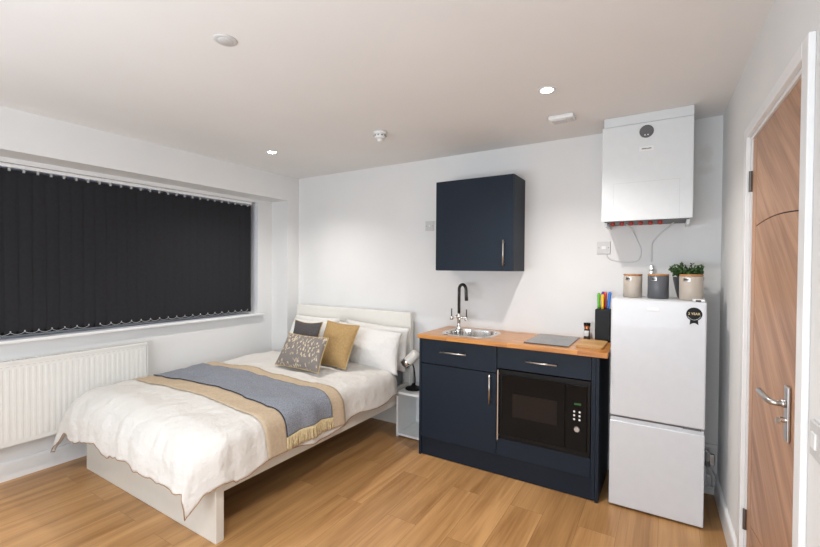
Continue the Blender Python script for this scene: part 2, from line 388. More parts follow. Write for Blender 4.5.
bm = bmesh.new(); lathe(bm, [(0, -.0075), (.030, -.0075), (.032, -.006), (0, -.006)], (1.833, -2.139, H)); obj('centre_cap', bm, 'greyplastic', t, smooth=True)
t = thing('smoke_detector', (1.695, -.829, H), 'small round white smoke detector with stepped nose on ceiling', 'smoke detector')
bm = bmesh.new(); lathe(bm, [(.046, 0), (.048, -.012), (.044, -.020), (0, -.020)], (1.695, -.829, H)); obj('base', bm, 'plastic', t, smooth=True)
bm = bmesh.new(); lathe(bm, [(.040, -.02), (.040, -.040), (.030, -.048), (0, -.048)], (1.695, -.829, H)); obj('chamber', bm, 'plastic', t, smooth=True)
bm = bmesh.new(); lathe(bm, [(.020, -.048), (.019, -.066), (.012, -.070), (0, -.070)], (1.695, -.829, H)); obj('sensor_nose', bm, 'plastic', t, smooth=True)
bm = bmesh.new()
for k in range(10):
    a = 2*PI*k/10; c = (1.695+.0402*math.cos(a), -.829+.0402*math.sin(a)); box(bm, c[0]-.004, c[0]+.004, c[1]-.004, c[1]+.004, H-.034, H-.027)
obj('vent_slots', bm, 'grey', t)
t = thing('ceiling_vent', (2.865, -.487, H), 'white rectangular ceiling vent box between spotlight and boiler', 'vent')
RV = Matrix.Translation((2.865, -.487, H)) @ Matrix.Rotation(.0, 4, 'Z')
obj('housing', B(-.075, .075, -.05, .05, -.028, 0, bev=.008), 'plastic', t, mtx=RV)
bm = bmesh.new(); box(bm, -.055, .03, -.035, .035, -.034, -.027, bev=.003); obj('cover', bm, 'greyplastic', t, mtx=RV)
bm = bmesh.new()
for k in range(3): box(bm, .038+.011*k, .043+.011*k, -.032, .032, -.031, -.027)
obj('louvre', bm, 'greyplastic', t, mtx=RV)

# ------------------------------------------------------------ blind
BX = -.277
bl = thing('vertical_blind', (BX, -1.6, 2.07), 'charcoal vertical blind covering the wide window on left wall', 'blind')
bm = bmesh.new(); box(bm, BX-.02, BX+.022, WY0+.02, -.41, 2.068, 2.092, bev=.004); obj('headrail', bm, 'plastic', bl)
z0, z1 = .955, 2.055
ys = [-.452-.0735*k for k in range(34)]
def vane_mesh(y):
    bm = bmesh.new(); a = math.radians(4); n = 6; w = .0445; V = []
    for i in range(n+1):
        s = -w+2*w*i/n; bow = .0035*(1-(s/w)**2)
        V.append((BX+math.sin(a)*s+bow, y+math.cos(a)*s))
    for z in (z0, z1): pass
    A = [bm.verts.new((x, yy, z0)) for x, yy in V]; C = [bm.verts.new((x, yy, z1)) for x, yy in V]
    A2 = [bm.verts.new((x-.0012, yy, z0)) for x, yy in V]; C2 = [bm.verts.new((x-.0012, yy, z1)) for x, yy in V]
    for i in range(n): bm.faces.new((A[i], A[i+1], C[i+1], C[i])); bm.faces.new((A2[i+1], A2[i], C2[i], C2[i+1])); bm.faces.new((A[i], A2[i], A2[i+1], A[i+1])); bm.faces.new((C[i+1], C2[i+1], C2[i], C[i]))
    bm.faces.new((A[0], C[0], C2[0], A2[0])); bm.faces.new((A[n], A2[n], C2[n], C[n]))
    box(bm, BX-.003, BX+.006, y-.043, y+.043, z0-.006, z0+.02)
    return bm
for y in ys:
    v = obj('vane', vane_mesh(y), 'blind', bl)
    obj('hook', B(BX-.003, BX+.016, y-.006, y+.006, 2.044, 2.0675), 'chain', v)
bm = bmesh.new()
for k, y in enumerate(ys):
    if k == 19: obj('bottom_chain', bm, 'chain', bl); bm = bmesh.new()
    bx = BX+.010
    cyl(bm, (bx, y, z0+.012), (bx, y, z0+.024), .004, 8)
    if k+1 < len(ys) and k not in (18,):
        y2 = ys[k+1]; tube(bm, [(bx, y+(y2-y)*i/8, z0+.014-.015*(1-(2*i/8-1)**2)) for i in range(9)], .0019, 5)
obj('bottom_chain', bm, 'chain', bl)

# ------------------------------------------------------------ radiator
ra = thing('radiator', (-.19, -2.1, .25), 'white ribbed panel radiator on the wall below the window', 'radiator')
RX0, RX1, RY0, RY1, RZ0, RZ1 = -.215, -.147, -2.88, -1.487, .25, .80
bm = bmesh.new(); box(bm, RX1-.012, RX1-.004, RY0+.01, RY1-.01, RZ0, RZ1-.012)
n = int((RY1-RY0-.06)/.0334)
for k in range(n):
    y = RY1-.045-k*.0334
    prism(bm, [(RX1-.006, y-.014), (RX1-.002, y-.007), (RX1-.002, y+.007), (RX1-.006, y+.014)], RZ0+.03, RZ1-.055, 'Z')
obj('front_panel', bm, 'radiator', ra)
obj('back_panel', B(RX0, RX0+.01, RY0+.01, RY1-.01, RZ0, RZ1-.012), 'radiator', ra)
for y in (RY0, RY1-.006): obj('side_cover', B(RX0, RX1, y, y+.006, RZ0+.02, RZ1, bev=.002), 'radiator', ra)
bm = bmesh.new(); box(bm, RX0, RX0+.008, RY0, RY1, RZ1-.02, RZ1); box(bm, RX1-.008, RX1, RY0, RY1, RZ1-.02, RZ1, bev=.002)
k = RY0+.02
while k < RY1-.02: box(bm, RX0+.006, RX1-.006, k, k+.008, RZ1-.006, RZ1-.002); k += .022
obj('top_grille', bm, 'radiator', ra)
bm = bmesh.new()
for k in range(n): y = RY1-.045-k*.0334; box(bm, RX1-.0045, RX1-.0035, y-.009, y+.009, RZ1-.040, RZ1-.036)
obj('grille_slots', bm, 'greyplastic', ra)
for y in (-2.7, -1.65): obj('bracket', B(REC, RX0, y-.02, y+.02, .35, .72), 'radiator', ra)

# ------------------------------------------------------------ bed
bed = thing('double_bed', (.75, -1., 0), 'white double bed frame with tall plain headboard and panel foot', 'bed')
obj('headboard', B(.09, 1.515, -.105, -.055, 0, 1.018, bev=.003), 'headboard', bed)
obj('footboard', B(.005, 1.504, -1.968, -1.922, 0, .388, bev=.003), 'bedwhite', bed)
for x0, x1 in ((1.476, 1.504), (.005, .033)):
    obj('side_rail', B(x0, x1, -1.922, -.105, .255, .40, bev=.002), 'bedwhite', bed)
bm = bmesh.new()
for k in range(15): y = -1.88+k*.12; box(bm, .033, 1.476, y, y+.07, .285, .300)
obj('slat_base', bm, 'slats', bed)
obj('centre_beam', B(.73, .77, -1.922, -.105, .235, .285), 'satin', bed)
obj('mattress', B(.045, 1.462, -1.91, -.125, .302, .515, bev=.035, seg=4), 'mattress', None, smooth=True)
mo = bpy.data.objects['mattress']; tag(mo, 'grey-sided mattress on the white bed frame, mostly under the duvet', 'mattress')

XL, XR, YF, YH = .065, 1.445, -1.90, -.40
def nz(x, y, z, s=1): return noise.noise(Vector((x*s, y*s, z*s)))
def prof(s, r, flare):
    if s <= 0: return 0, 0
    a = s/r
    if a < PI/2*.92: return r*math.sin(a), r*(1-math.cos(a))
    a0 = PI/2*.92; e = s-r*a0
    return r*math.sin(a0)+flare*e, r*(1-math.cos(a0))+e*.99
def cloth(a, b, off=0.):
    """a = across (0..XR-XL on the flat, beyond hangs), b = along from foot hem towards head"""
    x = a; y = b
    sR = max(0, a-XR); sL = max(0, XL-a); sF = max(0, YF-b); sH = max(0, b-YH)
    fx, gx = prof(sR, .10, .10) if sR else prof(sL, .14, .06)
    fy, gy = prof(sF, .20, .10)
    dropc = gx+gy
    X = min(max(a, XL), XR) + (fx if sR else -fx)
    Y = max(b, YF) - fy
    sx = sR or sL
    if sx and sF:                                   # corner of the cloth hangs as one soft fold
        pw = 4. if sR else 2.; s = (sx**pw+sF**pw)**(1/pw); th = math.atan2(sF, sx); m_ = th/(PI/2)
        f1, g1 = prof(s, (.10 if sR else .14)*(1-m_)+.20*m_, .10); c = math.cos(th); k = c**(1.6 if sR else 1.)
        X = min(max(a, XL), XR) + (f1*k if sR else -f1*k); Y = YF-f1*math.sin(th)**.8; dropc = g1
        tq = min(sx/(.30 if sR else .24), sF/.39)**1.3
        X -= (.075 if sR else .05)*tq; Y -= .06*tq; dropc += .065*tq
    sx = sR or sL
    tx = (min(max(a, XL), XR)-XL)/(XR-XL); ty = (min(max(b, YF), 0)-YF)/(YH-YF)
    Z = .560 + .020*math.sin(PI*min(1, max(0, tx))) + .008*ty - dropc
    # puff and folds
    Z += .013*nz(x*1.5, y*1.5, 3.1, 1.6) + .006*nz(x, y, 7, 6)
    hang = min(1, (sR+sL)/.18); hf = min(1, sF/.22)
    if hang:
        w = .009*math.sin(y*17+2*math.sin(y*5))+.012*nz(1, y*9, 2)
        X += (w if sR else -w)*hang*(1-.5*hf)
    if hf:
        w = .010*math.sin(x*16+2.2*math.sin(x*6+1))+.018*nz(x*6, 4, 2)
        Y += w*hf*(1-.5*hang); Z += .004*math.sin(x*16+1)*hf
    # diagonal crumples
    ws = nz(x*2.2+y*3.1, y*1.4-x, 1.7, 2.2); Z += .010*((1-(ws/.31)**2)**2 if abs(ws) < .31 else 0)*max(.25, hf)
    cw = nz(x*5-y*4, x*3+y*6, 9., 1.); Z += .008*cw
    w3 = abs(nz(x*9-y*3, x*2+y*7, 4., 1.)); Z += .010*((1-(w3/.35)**2)**2 if w3 < .35 else 0)*(.3+.4*hf)*(.4 if sR else 1)
    if hf: Y += .010*nz(x*14+y*3, Z*7, 1.)*hf*(0 if sx else 1)
    # foot corners pulled into a point
    return Vector((X, Y, Z+off))
def cloth_n(a, b, off):
    e = .004; p = cloth(a, b); u = cloth(a+e, b)-cloth(a-e, b); v = cloth(a, b+e)-cloth(a, b-e)
    n = u.cross(v)
    if n.length < 1e-9: n = Vector((0, 0, 1))
    return p+n.normalized()*off
A0, A1, B0, B1 = XL-.24, XR+.30, YF-.39, YH+.05
def hemR(b): return .018*math.sin(b*9+.5)+.02*nz(3, b*3, 0) - .055*max(0, (b+1.2))
def hemF(a): return .008*math.sin(a*11+.4)+.014*nz(a*7, 8, 0)+.01*nz(a*19, 3, 0)
def duv(u, v):
    a = A0+(A1-A0)*u; b = B0+(B1-B0)*v
    wa = max(0, (a-XR)/(A1-XR)); a += wa*hemR(b)*(1 if b > YF else .3)
    wb = max(0, (YF-b)/(YF-B0)); b -= wb*hemF(a)*(1 if XL < a < XR else .3)
    return a, b
NA, NB = 150, 170
bm = bmesh.new(); G = []
for j in range(NB+1):
    row = []
    for i in range(NA+1):
        a, b = duv(i/NA, j/NB); p = cloth(a, b)
        e = j/NB
        if e > .97: p.z -= .03*((e-.97)/.03)**2
        row.append(bm.verts.new(p))
    G.append(row)
for j in range(NB):
    for i in range(NA): bm.faces.new((G[j][i], G[j][i+1], G[j+1][i+1], G[j+1][i]))
edge = [G[j][0].co.copy() for j in range(NB, -1, -1)]+[G[0][i].co.copy() for i in range(1, NA+1)]+[G[j][NA].co.copy() for j in range(1, NB+1)]
dv = obj('duvet', bm, 'duvet', None, smooth=True, recalc=False)
md = dv.modifiers.new('thickness', 'SOLIDIFY'); md.thickness = .022; md.offset = -1
tag(dv, 'white duvet with thin tan piped hem draped over the bed', 'duvet')
bm = bmesh.new(); tube(bm, edge, .0026, 6); obj('piping', bm, 'piping', dv, smooth=True)

def throw(name, y0, y1, aL, aR, off, m, label, cat, wav=.012):
    bm = bmesh.new(); nA, nB = 130, 26; G = []
    for j in range(nB+1):
        row = []
        for i in range(nA+1):
            a = aL+(aR-aL)*i/nA; e = (j/nB)
            b = y0+(y1-y0)*e + wav*math.sin(a*4+y0)*(1-e) + wav*math.sin(a*3+1)*e + .035*(1-a/XR)*(1-e) + (.05-.08*e)*max(0, a-XR+.1) 
            row.append(bm.verts.new(cloth_n(a, b, off)))
        G.append(row)
    for j in range(nB):
        for i in range(nA): bm.faces.new((G[j][i], G[j][i+1], G[j+1][i+1], G[j+1][i]))
    fr = [G[0][i].co.copy() for i in range(nA+1)]; en = [G[j][nA].co.copy() for j in range(nB+1)]
    o = obj(name, bm, m, None, smooth=True, recalc=False)
    md = o.modifiers.new('thickness', 'SOLIDIFY'); md.thickness = .004; md.offset = 0
    return tag(o, label, cat), fr, en
tb, _, _ = throw('beige_throw', -1.70, -1.035, XL-.05, XR+.280, .007, 'beige', 'plain beige blanket laid across the bed under the grey one', 'throw blanket')
tg, fr, en = throw('fringed_throw', -1.555, -1.15, XL-.03, XR+.20, .014, 'bluegrey', 'blue-grey woven throw with cream fringe, on top of beige blanket', 'throw blanket')
bm = bmesh.new(); tube(bm, fr, .0035, 5); obj('front_binding', bm, 'throwedge', tg)
bm = bmesh.new()
for k in range(64):
    i = k/63*(len(en)-1); p = en[int(i)].lerp(en[min(int(i)+1, len(en)-1)], i % 1)
    a = XR+.20; b = -1.155-.40*(1-k/63)*.0
    pts = []; lean = random.uniform(-.012, .012); ln = random.uniform(.066, .084)
    for q in range(6):
        s = q/5; base = cloth_n(a+s*ln, p.y, .014+random.uniform(0, .004))
        pts.append((base.x, p.y+lean*s+random.uniform(-.0015, .0015), base.z))
    tube(bm, pts, [.0048, .0046, .0042, .0036, .0046, .0014], 5)
tag(obj('fringe', bm, 'fringe', tg, smooth=True), 'cream knotted fringe')

# cushions : four 3-D corners (bottom left, bottom right, top right, top left seen from the room)
def cushion(name, c, thick, m, label, cat, group=None, pipe=None, n=36, pinch=.10, seed=0, sag=0.):
    bl_, br, tr, tl = [Vector(v) for v in c]
    nrm = ((br-bl_).cross(tl-bl_)).normalized()   # faces the room
    bm = bmesh.new(); uvl = bm.loops.layers.uv.new('UVMap'); S = []
    UV = {}
    for side in (1, -1):
        G = []
        for j in range(n+1):
            row = []
            for i in range(n+1):
                u, v = i/n, j/n; U, V = 2*u-1, 2*v-1
                # edges bow inward between the corners
                uu = .5+.5*U*(1-pinch*(1-V*V)); vv = .5+.5*V*(1-pinch*(1-U*U))
                p = bl_.lerp(br, uu).lerp(tl.lerp(tr, uu), vv)
                th = thick*.5*((max(0, 1-abs(U)**2.3))*(max(0, 1-abs(V)**2.3)))**.55
                th *= 1+.16*nz(u*2.5+seed, v*2.5, side*3.3)+.05*nz(u*7+seed, v*7, 2)
                if sag: th *= (1.15-.3*v)
                if side == -1 and (i in (0, n) or j in (0, n)): row.append(S[0][j][i]); continue
                vtx = bm.verts.new(p+nrm*side*th); row.append(vtx); UV[vtx] = (u*(br-bl_).length, v*(tl-bl_).length)
            G.append(row)
        S.append(G)
        for j in range(n):
            for i in range(n):
                q = (G[j][i], G[j][i+1], G[j+1][i+1], G[j+1][i])
                try: f = bm.faces.new(q if side == 1 else q[::-1])
                except ValueError: pass
    for f in bm.faces:
        for l in f.loops: l[uvl].uv = UV.get(l.vert, (0, 0))
    G = S[0]; loop = [G[0][i].co.copy() for i in range(n)]+[G[j][n].co.copy() for j in range(n)]+[G[n][i].co.copy() for i in range(n, 0, -1)]+[G[j][0].co.copy() for j in range(n, 0, -1)]
    o = obj(name, bm, m, None, smooth=True, recalc=False); tag(o, label, cat, group)
    if pipe: bm = bmesh.new(); tube(bm, loop, .0036, 6, closed=True); obj('piping', bm, pipe, o, smooth=True)
    return o
ZP = .555
cushion('pillow', [(.86, -.24, ZP+.01), (1.55, -.24, ZP-.035), (1.56, -.185, .895), (.83, -.18, .925)], .13, 'pillow', 'white pillow upright against headboard, right side, rearmost', 'pillow', 'white bed pillows', seed=1, pinch=.05)
cushion('pillow', [(.13, -.24, ZP+.01), (.78, -.24, ZP+.01), (.76, -.18, .925), (.15, -.18, .925)], .13, 'pillow', 'white pillow upright against headboard, left side, rearmost', 'pillow', 'white bed pillows', seed=2, pinch=.05)
cushion('pillow', [(.84, -.41, ZP+.035), (1.575, -.40, ZP-.025), (1.545, -.285, .870), (.82, -.275, .915)], .17, 'pillow', 'white pillow leaning behind the mustard cushion, right side in front', 'pillow', 'white bed pillows', seed=3, pinch=.06)
cushion('pillow', [(.22, -.41, ZP+.02), (.80, -.41, ZP+.035), (.76, -.28, .90), (.24, -.28, .90)], .17, 'pillow', 'white pillow leaning behind the charcoal cushion, left side in front', 'pillow', 'white bed pillows', seed=4, pinch=.06)
cushion('cushion', [(.55, -.66, .60), (.93, -.69, .60), (.86, -.52, .935), (.427, -.44, .917)], .11, 'charcoal', 'plain charcoal cushion with tan piping behind the patterned cushion', 'cushion', 'scatter cushions', 'goldpipe', seed=5, pinch=.13)
cushion('cushion', [(.90, -.66, .60), (1.243, -.665, .595), (1.265, -.51, .932), (.832, -.43, .937)], .13, 'mustard', 'plain mustard gold cushion leaning on the white pillow', 'cushion', 'scatter cushions', 'goldpipe', seed=6, pinch=.05)
cushion('cushion', [(.665, -.885, .605), (1.175, -.90, .605), (1.122, -.73, .845), (.65, -.72, .845)], .11, 'feather', 'oblong grey cushion with cream feather strokes, in front of the other two', 'cushion', 'scatter cushions', 'goldpipe', seed=8, pinch=.05)

# ------------------------------------------------------------ nightstand + lamp
ns = thing('nightstand', (1.68, -.18, 0), 'small white open cube nightstand between bed and navy cabinet', 'nightstand')
NX0, NX1, NY0, NY1, NZ = 1.517, 1.838, -.33, -.02, .378
obj('top_panel', B(NX0, NX1, NY0, NY1, NZ-.018, NZ, bev=.0015), 'nightstand', ns)
obj('bottom_panel', B(NX0+.018, NX1-.018, NY0+.002, NY1, .012, .030), 'nightstand', ns)
for x in (NX0, NX1-.018): obj('side_panel', B(x, x+.018, NY0, NY1, 0, NZ-.018, bev=.001), 'nightstand', ns)
obj('back_panel', B(NX0+.018, NX1-.018, NY1-.010, NY1, .03, NZ-.018), 'nightstand', ns)
lx, ly = 1.605, -.195
lp = thing('desk_lamp', (lx, ly, NZ), 'small desk lamp with black base and off-white barrel shade on the nightstand', 'lamp')
bm = bmesh.new(); lathe(bm, [(.070, 0), (.072, .006), (.066, .014), (.040, .022), (.020, .034), (.012, .05), (0, .05)], (lx, ly, NZ)); obj('base', bm, 'black', lp, smooth=True)
bm = bmesh.new(); tube(bm, [(lx+.012, ly, NZ+.03), (lx+.014, ly, NZ+.09), (lx+.006, ly-.006, NZ+.18), (lx-.012, ly-.012, NZ+.235)], .006, 10); obj('stem', bm, 'black', lp, smooth=True)
hd = Vector((-.62, -.16, -.62)).normalized(); hc = Vector((lx-.018, ly-.022, NZ+.262))
a, b = frame_for(hd); R = Matrix((a, b, hd)).transposed().to_4x4()
bm = bmesh.new(); lathe(bm, [(.024, -.08), (.040, -.075), (.043, -.065), (.044, .03), (.0445, .031)], hc, 28, R); obj('shade', bm, 'lamphead', lp, smooth=True)
bm = bmesh.new(); lathe(bm, [(.045, .028), (.0465, .032), (.0475, .075), (.043, .078), (.036, .06), (0, .05)], hc, 28, R); tag(obj('reflector', bm, 'chrome', lp, smooth=True), 'chrome front ring')
bm = bmesh.new(); lathe(bm, [(0, .052), (.02, .056), (.014, .066), (0, .07)], hc, 20, R); obj('bulb', bm, 'plastic', lp, smooth=True)

# ------------------------------------------------------------ kitchen
KX0, KX1, KF, KH = 1.846, 3.104, -.513, .919
FZ = .889
def bar_handle(p0, p1, parent, out=Vector((0, -1, 0)), r=.0055):
    p0, p1 = Vector(p0), Vector(p1); d = (p1-p0).normalized(); bm = bmesh.new()
    tube(bm, [p0+out*.028, p1+out*.028], r, 12)
    for q in (p0+d*.018, p1-d*.018): tube(bm, [q, q+out*.028], .004, 10)
    return tag(obj('handle', bm, 'steel', parent, smooth=True), 'brushed steel bar handle')
cab = thing('base_cabinet', ((KX0+KX1)/2, -.25, 0), 'navy blue kitchen base cabinet under the oak worktop', 'cabinet')
obj('end_panel', B(KX0, KX0+.018, KF, -.002, 0, FZ, bev=.001), 'navy', cab)
obj('end_panel', B(KX1-.018, KX1, KF, -.002, 0, FZ, bev=.001), 'navy', cab)
bm = bmesh.new(); box(bm, KX0+.02, KX1-.02, KF+.026, -.004, .14, .158); box(bm, 2.455, 2.471, KF+.026, -.004, .158, .86); box(bm, KX0+.02, KX1-.02, -.012, -.004, .158, .86)
box(bm, 2.471, KX1-.02, KF+.026, -.02, .235, .25)
obj('carcass', bm, 'navyd', cab)
dr = obj('drawer_front', B(KX0+.021, 2.459, KF, KF+.019, .703, FZ-.004, bev=.0015), 'navy', cab); bar_handle((2.035, KF, .804), (2.243, KF, .804), dr)
dr = obj('drawer_front', B(2.463, KX1-.045, KF, KF+.019, .740, FZ-.004, bev=.0015), 'navy', cab); bar_handle((2.665, KF, .810), (2.862, KF, .810), dr)
dr = obj('door', B(KX0+.021, 2.459, KF, KF+.019, .143, .698, bev=.0015), 'navy', cab); bar_handle((2.418, KF, .49), (2.418, KF, .692), dr)
obj('filler_panel', B(KX1-.043, KX1-.020, KF+.002, KF+.02, .02, FZ-.004), 'navy', cab)
obj('lower_panel', B(2.463, KX1-.045, KF, KF+.019, .143, .262, bev=.0015), 'navy', cab)
obj('plinth', B(KX0+.020, KX1-.020, KF+.012, KF+.028, 0.004, .138), 'navyd', cab)
mw = thing('microwave', (2.77, -.3, .26), 'black built-in microwave in the right half of the navy cabinet', 'microwave')
obj('casing', B(2.50, 3.045, KF+.018, -.08, .255, .71), 'black', mw)
obj('front_frame', B(2.480, KX1-.046, KF-.006, KF+.016, .266, .734, bev=.003), 'black', mw)
md_ = obj('door', B(2.505, 2.912, KF-.016, KF-.006, .300, .705, bev=.003), 'blackgloss', mw)
obj('door_window', B(2.577, 2.865, KF-.0175, KF-.015, .430, .585, bev=.001), 'window_dark', md_)
cp = obj('control_panel', B(2.918, 3.04, KF-.016, KF-.006, .300, .705, bev=.003), 'blackgloss', mw)
obj('display', B(2.966, 3.006, KF-.0175, KF-.0155, .582, .594), 'display', cp)
for i in range(2):
    for j in range(3):
        bm = bmesh.new(); lathe(bm, [(.0062, 0), (.0062, .003), (.004, .004), (0, .004)], (2.967+.031*i, KF-.0155, .540-.024*j), 14, Matrix.Rotation(PI/2, 4, 'X')); obj('button', bm, 'plastic', cp)
bm = bmesh.new(); lathe(bm, [(.017, 0), (.017, .010), (.015, .013), (0, .013)], (2.984, KF-.0155, .434), 24, Matrix.Rotation(PI/2, 4, 'X')); tag(obj('dial', bm, 'satin', cp, smooth=False), 'round silver dial')
bm = bmesh.new(); box(bm, 2.475, 2.484, KF-.032, KF-.024, .258, .735, bev=.002)
for z in (.28, .70): box(bm, 2.476, 2.483, KF-.026, KF-.005, z, z+.012)
tag(obj('pull_bar', bm, 'steel', mw), 'tall slim steel bar at left edge')

wt = B(KX0-.008, 3.150, KF-.022, -.001, KH-.030, KH, bev=.003)
wto = obj('worktop', wt, 'worktop'); tag(wto, 'oak block worktop running over the navy base cabinet', 'worktop')
# cut the sink hole
cut = bmesh.new(); prism(cut, rrect(2.165, -.265, .180, .165, .10), KH-.06, KH+.03)
me = bpy.data.meshes.new('c'); cut.to_mesh(me); cut.free(); co = bpy.data.objects.new('sink_cutter', me); col.objects.link(co)
md = wto.modifiers.new('b', 'BOOLEAN'); md.object = co; md.solver = 'EXACT'
dg = bpy.context.evaluated_depsgraph_get(); dg.update()
nm = bpy.data.meshes.new_from_object(wto.evaluated_get(dg)); wto.modifiers.clear(); wto.data = nm; bpy.data.objects.remove(co)

sk = thing('sink', (2.165, -.265, KH), 'round-cornered steel sink set into the oak worktop', 'sink')
def loft(bm, loops):
    R = [[bm.verts.new(p) for p in l] for l in loops]
    for i in range(len(R)-1):
        n = len(R[i])
        for k in range(n): bm.faces.new((R[i][k], R[i][(k+1) % n], R[i+1][(k+1) % n], R[i+1][k]))
    bm.faces.new(R[-1])
bm = bmesh.new(); cx, cy = 2.165, -.265
L3 = lambda hx, hy, r, z, ox=0: [(x, y, z) for x, y in rrect(cx+ox, cy, hx, hy, r, 8)]
loft(bm, [L3(.207, .190, .12, KH+.0005), L3(.206, .189, .12, KH+.004), L3(.180, .165, .10, KH+.004), L3(.176, .160, .10, KH+.001), L3(.168, .150, .09, KH-.10), L3(.15, .135, .08, KH-.135), L3(.04, .04, .039, KH-.14)])
obj('bowl', bm, 'chrome', sk, smooth=False)
bm = bmesh.new(); lathe(bm, [(.038, 0), (.038, .004), (.025, .003), (0, .002)], (cx, cy, KH-.139)); obj('drain', bm, 'satin', sk)

tx, ty = 2.005, -.150
tp = thing('kitchen_tap', (tx, ty, KH), 'tall dark swan-neck mixer tap with two upright levers at the sink', 'tap')
bm = bmesh.new(); lathe(bm, [(.026, 0), (.026, .008), (.018, .014), (.015, .05), (.016, .055), (.016, .085), (.021, .09), (.021, .118), (.014, .124), (.012, .135), (0, .135)], (tx, ty, KH+.003)); obj('body', bm, 'chrome', tp, smooth=True)
pts = [(tx, ty, KH+.13), (tx, ty, KH+.30)]
sd = Vector((.9, -.43, 0)).normalized(); r = .043
for k in range(1, 15):
    a = PI*k/14; p = Vector((tx, ty, KH+.325))+sd*(r-r*math.cos(a))+Vector((0, 0, r*math.sin(a))); pts.append(p)
e = Vector(pts[-1]); pts.append(e+Vector((0, 0, -.045))+sd*.003); pts.append(e+Vector((0, 0, -.085))+sd*.006)
bm = bmesh.new(); tube(bm, pts, [.0125]*(len(pts)-2)+[.0135, .0135], 16); tag(obj('spout', bm, 'nickel', tp, smooth=True), 'dark swan-neck spout')
for s in (-1, 1):
    hx = tx+s*.066
    bm = bmesh.new(); tube(bm, [(tx+s*.015, ty, KH+.085+.02), (hx, ty, KH+.072+.02)], .009, 12); lathe(bm, [(.014, -.014), (.015, 0), (.012, .016), (0, .016)], (hx, ty, KH+.09), 18); arm = obj('valve', bm, 'chrome', tp, smooth=True)
    bm = bmesh.new(); tube(bm, [(hx, ty, KH+.10), (hx, ty, KH+.168)], .0048, 10); obj('lever', bm, 'nickel', arm, smooth=True)

hb = thing('hob', (2.77, -.24, KH), 'slim dark glass hob lying on the oak worktop', 'hob')
obj('glass_top', B(2.628, 2.915, -.462, -.035, KH+.0005, KH+.007, bev=.002), 'hob', hb)
bm = bmesh.new()
for (x, y, r) in ((2.77, -.16, .085), (2.77, -.345, .065)):
    lathe(bm, [(r, 0), (r+.0015, .0003), (r+.0015, 0)], (x, y, KH+.0071), 40)
# rings only
bm.free(); bm = bmesh.new()
for (x, y, r) in ((2.77, -.16, .085), (2.77, -.345, .065)):
    tube(bm, [(x+r*math.cos(2*PI*k/48), y+r*math.sin(2*PI*k/48), KH+.0068) for k in range(48)], .0008, 4, closed=True)
obj('ring_marking', bm, 'satin', hb)

cb = thing('chopping_board', (3.03, -.26, KH), 'small light wood chopping board on the worktop near the fridge', 'chopping board')
bm = bmesh.new(); prism(bm, rrect(3.030, -.285, .080, .145, .02), KH+.0005, KH+.014, bev=.002); obj('plank', bm, 'board', cb)
ml = thing('pepper_mill', (2.966, -.075, KH), 'glass pepper grinder with copper and black cap on the worktop', 'pepper mill')
mx, my = 2.966, -.075
bm = bmesh.new(); lathe(bm, [(.021, 0), (.023, .004), (.020, .03), (.018, .075), (0, .075)], (mx, my, KH+.0005)); obj('jar', bm, 'spice', ml, smooth=True)
bm = bmesh.new(); lathe(bm, [(.0185, 0), (.0192, .002), (.0192, .036), (.0185, .038), (.0, .038)], (mx-.002, my-.003, KH+.026)); obj('label', bm, 'paper', ml, smooth=True)
bm = bmesh.new(); lathe(bm, [(.019, .075), (.016, .080), (.022, .098), (.022, .100), (0, .1)], (mx, my, KH)); obj('grinder_neck', bm, 'copper', ml, smooth=True)
bm = bmesh.new(); lathe(bm, [(.022, .100), (.023, .118), (.0, .121)], (mx, my, KH)); obj('cap', bm, 'black', ml, smooth=True)

kb = thing('knife_block', (3.07, -.07, KH), 'square black knife block at the fridge end of the worktop', 'knife block')
bm = bmesh.new(); KBT = KH+.222
box(bm, 3.022, 3.118, -.118, -.020, KH+.0005, KBT, bev=.004); obj('body', bm, 'black', kb)
obj('bristle_insert', B(3.028, 3.112, -.112, -.026, KBT-.001, KBT+.002), 'dark', kb)
def knife(x, y, h, m, word, lean=0):
    t = thing('knife', (x, y, KBT), word, 'knife', 'coloured knives in the black block')
    bm = bmesh.new(); n = []
    prof_ = [(0, .013), (.02, .0115), (.06, .013), (h-.012, .015), (h, .009)]
    loops = []
    for z, w in prof_:
        loops.append([(x+lean*z+px, y+py, KBT+.003+z) for px, py in rrect(0, 0, w*.72, w*.95, w*.5, 3)])
    R = [[bm.verts.new(p) for p in l] for l in loops]
    for i in range(len(R)-1):
        for k in range(len(R[0])): bm.faces.new((R[i][k], R[i][(k+1) % len(R[0])], R[i+1][(k+1) % len(R[0])], R[i+1][k]))
    bm.faces.new(R[0][::-1]); bm.faces.new(R[-1]); obj('handle', bm, m, t, smooth=True)
    obj('blade', B(x-.0008, x+.0008, y-.010, y+.010, KBT-.12, KBT+.004), 'satin', t)
knife(3.040, -.070, .108, 'green', 'kitchen knife with lime green handle in the black block')
knife(3.058, -.050, .118, 'purple', 'kitchen knife with purple handle in the black block', .05)
knife(3.066, -.088, .100, 'yellow', 'kitchen knife with yellow handle in the black block')
knife(3.079, -.055, .115, 'redh', 'kitchen knife with red handle in the black block')
knife(3.100, -.066, .118, 'blue', 'kitchen knife with blue handle in the black block, beside the fridge', .08)

